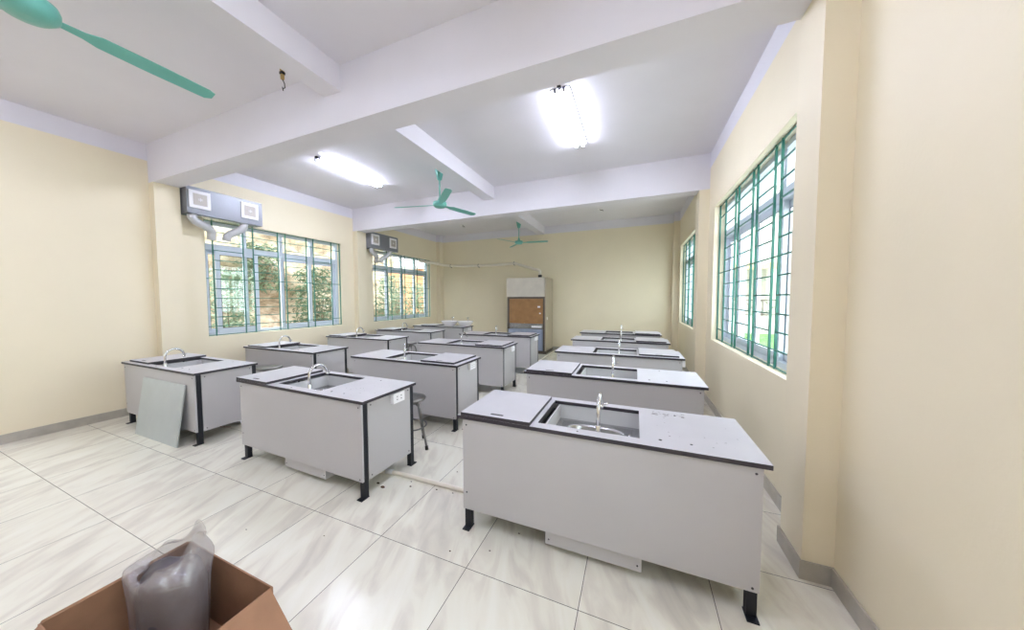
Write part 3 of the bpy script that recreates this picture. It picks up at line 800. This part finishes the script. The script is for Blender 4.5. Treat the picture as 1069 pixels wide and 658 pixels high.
# cardboard box with a plastic bag
bx0, bx1, by0, by1, bz = -2.085, -1.42, 0.36, 0.815, 0.35
e = empty('cardboard_box', ((bx0 + bx1) / 2, (by0 + by1) / 2, 0)); tag(e, 'open brown cardboard box on the floor at the lower left', 'box')
c0 = e.location.copy(); tt = 0.006
m = MB()
m.box((bx0, by0, 0), (bx1, by1, tt)); m.box((bx0, by0, tt), (bx0 + tt, by1, bz)); m.box((bx1 - tt, by0, tt), (bx1, by1, bz))
m.box((bx0 + tt, by0, tt), (bx1 - tt, by0 + tt, bz)); m.box((bx0 + tt, by1 - tt, tt), (bx1 - tt, by1, bz))
m.xform(Matrix.Translation(-c0)); m.build('body', M['card'], e)
def flap(pts):
    m = MB(); up = [Vector(p) - c0 for p in pts]
    nrm = (up[1] - up[0]).cross(up[2] - up[0]).normalized() * tt
    a = [m.bm.verts.new(p) for p in up]; b = [m.bm.verts.new(p + nrm) for p in up]
    m.bm.faces.new(a); m.bm.faces.new(b[::-1])
    for k in range(4): m.bm.faces.new([a[k], a[(k+1) % 4], b[(k+1) % 4], b[k]])
    m.build('flap', M['card'], e)
flap([(bx1, by0 + 0.01, bz), (bx1, by1 - 0.01, bz), (bx1 + 0.16, by1 - 0.02, bz - 0.12), (bx1 + 0.16, by0 + 0.02, bz - 0.12)])
flap([(bx0, by0 + 0.01, bz), (bx0, by1 - 0.01, bz), (bx0 - 0.16, by1 - 0.02, bz - 0.12), (bx0 - 0.16, by0 + 0.02, bz - 0.12)])
flap([(bx0 + 0.01, by0, bz), (bx1 - 0.01, by0, bz), (bx1 - 0.02, by0 - 0.16, bz - 0.12), (bx0 + 0.02, by0 - 0.16, bz - 0.12)])
# contents and bag
rnd = random.Random(3)
def lumpy(prof, c, n, amp, mi=0, sx=1, sy=1):
    m = MB(); rings = []
    ph = [rnd.uniform(0, 6.28) for _ in range(6)]
    for j, (r, z) in enumerate(prof):
        ring = []
        for k in range(n):
            a = 2 * PI * k / n
            q = 1 + amp * (math.sin(3*a + ph[0] + j*.7) * .5 + math.sin(5*a + ph[1] - j*.9) * .35 + math.sin(9*a + ph[2] + j*1.7) * .3 + math.sin(14*a + ph[3] + j*2.1) * .2)
            ring.append((c[0] + sx * r * q * math.cos(a), c[1] + sy * r * q * math.sin(a), z + amp * 0.05 * math.sin(4*a + ph[4] + j)))
        rings.append(ring)
    return m, rings
m, rg = lumpy([(0.05, 0.01), (0.15, 0.03), (0.16, 0.15), (0.16, 0.31), (0.13, 0.395), (0.05, 0.425)], (-1.87, 0.66), 28, 0.10, sx=0.9, sy=0.66)
m.rings(rg); m.bm.faces.new(m.bm.verts[:28][::-1])
tag(m.build('wrapped_bundle', M['contents']), 'dark grey bundle inside the clear bag in the cardboard box', 'bundle')
m, rg = lumpy([(0.10, 0.008), (0.19, 0.02), (0.185, 0.16), (0.20, 0.32), (0.225, 0.40), (0.205, 0.455), (0.175, 0.48), (0.155, 0.51), (0.165, 0.54)], (-1.88, 0.66), 48, 0.11, sx=0.9, sy=0.60)
# the loose mouth of the bag stands up on the far right side
for j, ring in enumerate(rg):
    if j >= 5:
        s_ = (j - 4) / 4.0
        rg[j] = [(p[0] + s_ * 0.03, p[1], p[2] - 0.05 * s_ + 0.09 * s_ * math.cos(2 * PI * k / 48 - 0.7) + 0.02 * s_ * math.sin(2 * PI * k / 48 * 5)) for k, p in enumerate(ring)]
m.rings(rg, cap_last=False)
bg = m.build('plastic_bag', M['bag']); sol = bg.modifiers.new('s', 'SUBSURF'); sol.levels = 1; sol.render_levels = 1
tag(bg, 'clear crumpled plastic bag standing in the cardboard box', 'bag')

# ------------------------------------------------------------------ outside, left: rock bank with plants
from mathutils import noise as mn
m = MB(); nx, nz = 90, 40; grid = []
for i in range(nx + 1):
    col = []
    for j in range(nz + 1):
        y = -2 + 13.2 * i / nx; z = -0.3 + 5.2 * j / nz
        dx = mn.fractal(Vector((y * 0.9, z * 1.3, 1.7)), 1.0, 2.0, 5) * 0.45
        col.append(m.bm.verts.new((-9.2 - 0.28 * z + dx, y, z)))
    grid.append(col)
for i in range(nx):
    for j in range(nz):
        f = m.bm.faces.new([grid[i][j], grid[i+1][j], grid[i+1][j+1], grid[i][j+1]]); f.smooth = True
structure(m.build('rock_bank', M['rock']), 'tan rock cutting outside the left windows', 'rock')
structure(MB().box((-12, -6, -0.6), (XL - TH, 26, -0.25)).build('ground_left', M['pave']), 'pale ground outside the left windows', 'ground')

def bush(x, y, z, r, h, nleaf, mat, label, ll=0.16, group='plants outside the left windows', cat='plant', stem_to=None):
    e = empty('bush', (x, y, z)); tag(e, label, cat, group)
    rn = random.Random(int(abs(x * 71 + y * 137 + z * 19)))
    m = MB()
    for _ in range(nleaf):
        a = rn.uniform(0, 2 * PI); q = math.sqrt(rn.random()); zz = rn.random()
        c = Vector((q * r * math.cos(a), q * r * math.sin(a), h * zz))
        c.x *= (1 - 0.5 * zz); c.y *= (1 - 0.4 * zz)
        d = Vector((rn.gauss(0, 1), rn.gauss(0, 1), rn.gauss(0.1, 0.7))).normalized()
        s = d.cross(Vector((rn.gauss(0, 1), rn.gauss(0, 1), rn.gauss(0, 1)))).normalized() * ll * 0.16
        L_ = ll * rn.uniform(0.6, 1.3)
        m.quad([c, c + d * L_ * 0.5 + s, c + d * L_ + Vector((0, 0, -L_ * 0.2)), c + d * L_ * 0.5 - s])
    m.build('foliage', mat, e, recalc=False)
    st = MB()
    for _ in range(5):
        a = rn.uniform(0, 2 * PI)
        st.tube([(0.04 * math.cos(a), 0.04 * math.sin(a), 0), (r * .4 * math.cos(a), r * .4 * math.sin(a), h * .7)], [0.015, 0.006], 6)
    st.build('stem', M['bark'], e)
    return e
bush(-8.55, 4.25, -0.25, 0.62, 2.5, 1300, M['leafpale'], 'pale bush outside the left part of the nearer left window')
bush(-9.6, 5.5, 1.85, 0.66, 1.25, 1000, M['leaf'], 'green plant hanging high on the rock, middle of the nearer left window')
bush(-8.6, 6.35, -0.25, 0.75, 2.7, 1700, M['leaf'], 'tall green bush outside the right half of the nearer left window')
bush(-8.75, 7.7, -0.25, 0.75, 2.8, 1700, M['leaf'], 'green bush outside the right edge of the nearer left window')
bush(-8.5, 9.45, -0.25, 0.80, 2.7, 1700, M['leafpale'], 'pale bush outside the left part of the far left window')
bush(-8.5, 11.05, -0.25, 0.75, 2.5, 1600, M['leafpale'], 'pale bush outside the middle of the far left window')
bush(-8.2, 12.35, -0.25, 0.55, 1.7, 900, M['leaf'], 'low green bush before the orange wall outside the far left window')
ob = empty('orange_house', (-10.6, 13.2, -0.25)); tag(ob, 'orange house wall outside the far left window', 'house')
MB().box((-1.5, -1.2, 0), (1.6, 1.5, 3.2)).build('wall', M['orange'], ob)
MB().prism([(-1.8, -1.5), (1.9, -1.5), (1.9, 1.8), (-1.8, 1.8)], 3.2, 3.35).build('roof_slab', M['render'], ob)
MB().box((1.59, 0.3, 1.2), (1.62, 1.0, 2.2)).build('window', M['winglass'], ob)

# ------------------------------------------------------------------ outside, right: courtyard
structure(MB().box((XR + TH, -8, -0.5), (26, 40, -0.12)).build('ground_right', M['pave']), 'pale paved yard outside the right windows', 'ground')
structure(MB().box((1.6, 11.0, -0.12), (16, 17.6, -0.02)).build('lawn', M['lawn']), 'green lawn in the yard outside the right windows', 'lawn')
vb = empty('veranda_building', (8.0, 21.0, -0.12)); tag(vb, 'pale building with a veranda across the yard, seen through the right window', 'building')
MB().box((-7.5, 0, 0), (8, 4, 7.5)).build('wall', M['render'], vb)
MB().box((-7.6, -2.4, 0), (8, 0, 0.85)).build('veranda_floor', M['render'], vb)
MB().box((-7.6, -2.5, 3.35), (8, 0, 3.7)).build('veranda_slab', M['render'], vb)
MB().box((-7.6, -2.52, 3.05), (8, -2.3, 3.35)).build('beam_band', M['beige'], vb)
for k in range(7):
    MB().box((-7.3 + k * 2.5, -2.4, 0.85), (-7.0 + k * 2.5, -2.1, 3.35)).build('column', M['render'], vb)
for k in range(6):
    x = -6.4 + 2.5 * k
    wn = MB().box((x, -0.04, 1.6), (x + 1.2, 0.02, 2.9)).build('window', M['beige'], vb)
    MB().box((x + 0.1, -0.06, 1.7), (x + 1.1, -0.041, 2.8)).build('pane', M['winglass'], wn)
rl = empty('veranda_railing', (0.7, 18.55, 0.73)); tag(rl, 'thin cross braced railing along the veranda across the yard', 'railing')
MB().tube([(0, 0, 0.75), (14.5, 0, 0.75)], 0.025, 8).build('top_rail', M['hooddark'], rl)
MB().tube([(0, 0, 0.06), (14.5, 0, 0.06)], 0.02, 8).build('bottom_rail', M['hooddark'], rl)
for k in range(18):
    x = 0.8 * k
    MB().tube([(x, 0, 0), (x, 0, 0.75)], 0.02, 6).build('post', M['hooddark'], rl)
    b = MB(); b.tube([(x, 0, 0.06), (x + 0.8, 0, 0.75)], 0.014, 6); b.tube([(x, 0, 0.75), (x + 0.8, 0, 0.06)], 0.014, 6); b.build('cross_brace', M['hooddark'], rl)

# ------------------------------------------------------------------ light
wd = bpy.data.worlds.new('overcast sky'); sc.world = wd; wd.use_nodes = True
bgn = wd.node_tree.nodes['Background']
bgn.inputs['Color'].default_value = (0.88, 0.95, 1.0, 1); bgn.inputs['Strength'].default_value = 3.5
def portal(loc, rot, sx, sy):
    l = bpy.data.lights.new('window_portal', 'AREA'); l.shape = 'RECTANGLE'; l.size = sx; l.size_y = sy; l.cycles.is_portal = True
    o = bpy.data.objects.new('window_portal', l); COL.objects.link(o); o.location = loc; o.rotation_euler = rot
zc = (SILL + HEAD) / 2
for a, b in [NEAR_L] + WL: portal((XL - TH - 0.02, (a + b) / 2, zc), (0, -PI / 2, 0), HEAD - SILL, b - a)
for a, b in [NEAR_R] + WR: portal((XR + TH + 0.02, (a + b) / 2, zc), (0, PI / 2, 0), HEAD - SILL, b - a)

# ------------------------------------------------------------------ camera
f_px, yaw, pit, rol, hcam = 330.35, 0.4054, 0.0486, -0.0038, 1.5905
cd = bpy.data.cameras.new('camera'); cam = bpy.data.objects.new('camera', cd); COL.objects.link(cam)
fw = Vector((-math.sin(yaw) * math.cos(pit), math.cos(yaw) * math.cos(pit), -math.sin(pit)))
r0 = Vector((math.cos(yaw), math.sin(yaw), 0)); u0 = r0.cross(fw)
r = r0 * math.cos(rol) + u0 * math.sin(rol); u = u0 * math.cos(rol) - r0 * math.sin(rol)
cam.matrix_world = Matrix(((r.x, u.x, -fw.x, 0), (r.y, u.y, -fw.y, 0), (r.z, u.z, -fw.z, hcam), (0, 0, 0, 1)))
cd.sensor_fit = 'HORIZONTAL'; cd.sensor_width = 36.0; cd.lens = f_px * 36.0 / 1069.0
cd.shift_x = 13.0 / 1069.0; cd.shift_y = -1.0 / 1069.0
cd.clip_start = 0.02; cd.clip_end = 200
sc.camera = cam
sc.view_settings.view_transform = 'Standard'; sc.view_settings.look = 'None'
sc.view_settings.gamma = 1.0; sc.view_settings.use_curve_mapping = False
sc.view_settings.exposure = 1.28
sc.cycles.use_denoising = True
sc.cycles.max_bounces = 10; sc.cycles.diffuse_bounces = 6; sc.cycles.transparent_max_bounces = 16
sc.cycles.sample_clamp_indirect = 6.0
